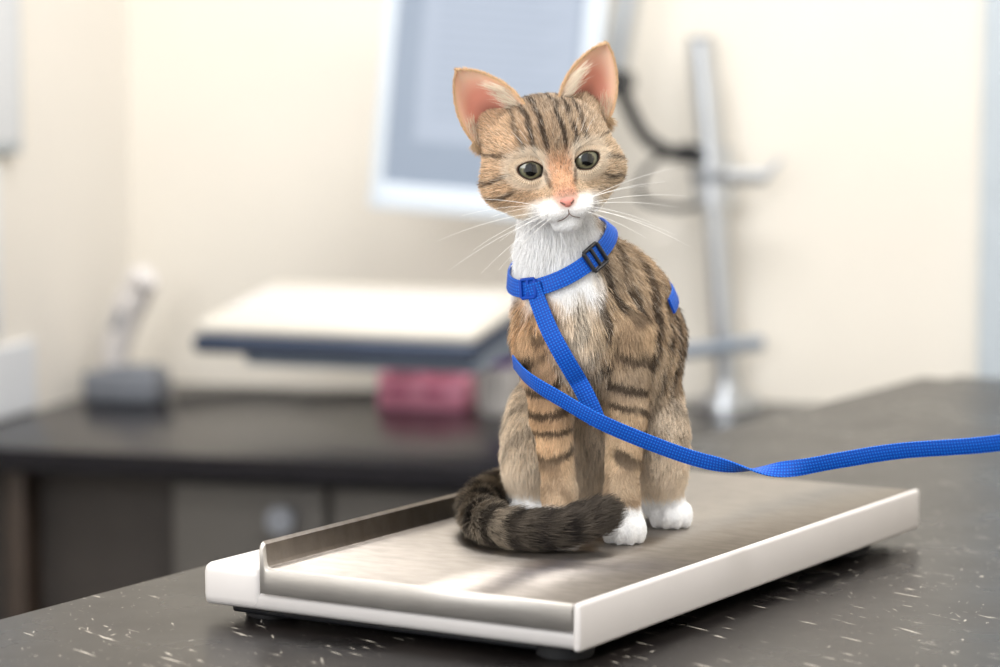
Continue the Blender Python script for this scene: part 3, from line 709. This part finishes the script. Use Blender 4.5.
for e in EYE:
    q=Hh-e; dd=np.sqrt((q[:,0]/1.15)**2+q[:,2]**2); keep&=~((dd<.0078)&(Hh[:,1]>.01)&(reg==3))
keep&=~((np.abs(Hh[:,0])<.0052)&(np.abs(Hh[:,2]+.0206)<.0040)&(Hh[:,1]>.03))
keep&=P[:,2]>.0008
tick=rng.random(NH); tk=((reg==0)|(reg==3)|(reg==2))&(P[:,2]>.045)
bright=(col.mean(1)>.62)
md_=tk&(tick<.17)&~bright; col[md_]=col[md_]*.4+DRK*.6
ml_=tk&(tick>.88)&~bright; col[ml_]=col[ml_]*.6+CRM*.4
vj=np.where(bright,.93+.14*rng.random(NH),.80+.42*rng.random(NH)); vn=np.where(bright,1.0,.86+.28*vnoise(P,230,3.))
col=col*(vj*vn)[:,None]
P,flow,dr,Ln,col=[x[keep] for x in(P,flow,dr,Ln,col)]; rad=np.full(len(P),.00014); rad[(reg[keep]==3)|(reg[keep]==1)]=.00012
for (p,f_,d_,l_,c_,r_) in fur_extra:
    P=np.vstack([P,p]); flow=np.vstack([flow,f_]); dr=np.vstack([dr,d_]); Ln=np.concatenate([Ln,l_]); col=np.vstack([col,c_]); rad=np.concatenate([rad,np.full(len(p),r_)])
def make_hair(name,P,flow,dr,Ln,col,rad,m,parent,k=4,bend=.35,grav=0.):
    N_=len(P); s=np.linspace(0,1,k)
    pts=P[:,None,:]+Ln[:,None,None]*(s[None,:,None]*dr[:,None,:]+bend*(s**2)[None,:,None]*(flow-dr)[:,None,:])
    pts[:,:,2]-=grav*(s**2)[None,:]*Ln[:,None]
    pts[:,:,2]=np.maximum(pts[:,:,2],.0004)
    hc=bpy.data.hair_curves.new(name); hc.add_curves([k]*N_)
    hc.attributes['position'].data.foreach_set('vector',pts.astype(np.float32).ravel())
    ra=hc.attributes.get('radius') or hc.attributes.new('radius','FLOAT','POINT')
    ra.data.foreach_set('value',(rad[:,None]*np.array([1,.9,.65,.2] if k==4 else np.linspace(1,.25,k))[None]).astype(np.float32).ravel())
    ca=hc.attributes.new('col','FLOAT_COLOR','POINT')
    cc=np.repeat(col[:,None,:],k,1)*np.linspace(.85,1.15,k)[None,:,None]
    ca.data.foreach_set('color',np.concatenate([np.clip(cc,0,1),np.ones((N_,k,1))],2).astype(np.float32).ravel())
    hc.materials.append(m); o=bpy.data.objects.new(name,hc); return link(o,parent)
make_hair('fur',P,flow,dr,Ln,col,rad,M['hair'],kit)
wp=[];wd=[];wl=[]
for s in(-1,1):
    for i in range(9):
        r_,c_=i//3,i%3
        wp.append(toK((s*(.0085+.0025*c_),.0395-.0022*c_,-.0225-.0028*r_)))
        d=np.array([s*(.9),.45-.2*c_,.20-.30*r_+.06*c_])+rng.normal(0,.05,3); wd.append(nrm(d)@A); wl.append(.038+.010*c_+.008*rng.random())
    for i in range(3):
        wp.append(toK((s*(.012+.003*i),.030,.0135))); wd.append(nrm(np.array([s*(.2+.15*i),.55,1.]))@A); wl.append(.018)
wp,wd,wl=np.array(wp),np.array(wd),np.array(wl)
make_hair('whiskers',wp,wd,wd,wl,np.ones((len(wp),3)),np.full(len(wp),.00013),M['whisk'],kit,k=8,bend=.0,grav=.16)
# ---------------------------------------------------------------- lights
def area(name,loc,rot,size,power,col=(1,1,1),sy=None):
    l=bpy.data.lights.new(name,'AREA'); l.energy=power; l.size=size; l.color=col
    if sy: l.shape='RECTANGLE'; l.size_y=sy
    o=bpy.data.objects.new(name,l); o.location=loc; o.rotation_euler=rot; return link(o)
area('unseen_ceiling_light',(.1,2.9,2.66),(0,0,RZ),1.2,30,(1,.99,.98),.6)  # added above the desk to whiten the back wall, no fixture in view
area('unseen_ceiling_light.001',(.6,1.2,2.66),(0,0,RZ),1.2,31,(1,.99,.98),.8)
area('added_key_light',(-1.0,.2,1.8),(D(70),0,D(-48)),1.2,28,(.98,.99,1),1.2)  # added soft light to brighten the kitten, no window stands here
w=bpy.data.worlds.new('w'); sc.world=w; w.use_nodes=True; w.node_tree.nodes['Background'].inputs[0].default_value=(.97,.985,1,1); w.node_tree.nodes['Background'].inputs[1].default_value=1.15
# ---------------------------------------------------------------- camera
cd=bpy.data.cameras.new('camera'); cd.sensor_width=36; cd.lens=99; cd.clip_start=.05
cam=bpy.data.objects.new('camera',cd); link(cam); cam.location=(0,0,1.235); cam.rotation_euler=(D(90-5.68),0,0)
cd.dof.use_dof=True; cd.dof.focus_distance=1.675; cd.dof.aperture_fstop=4.6
sc.camera=cam
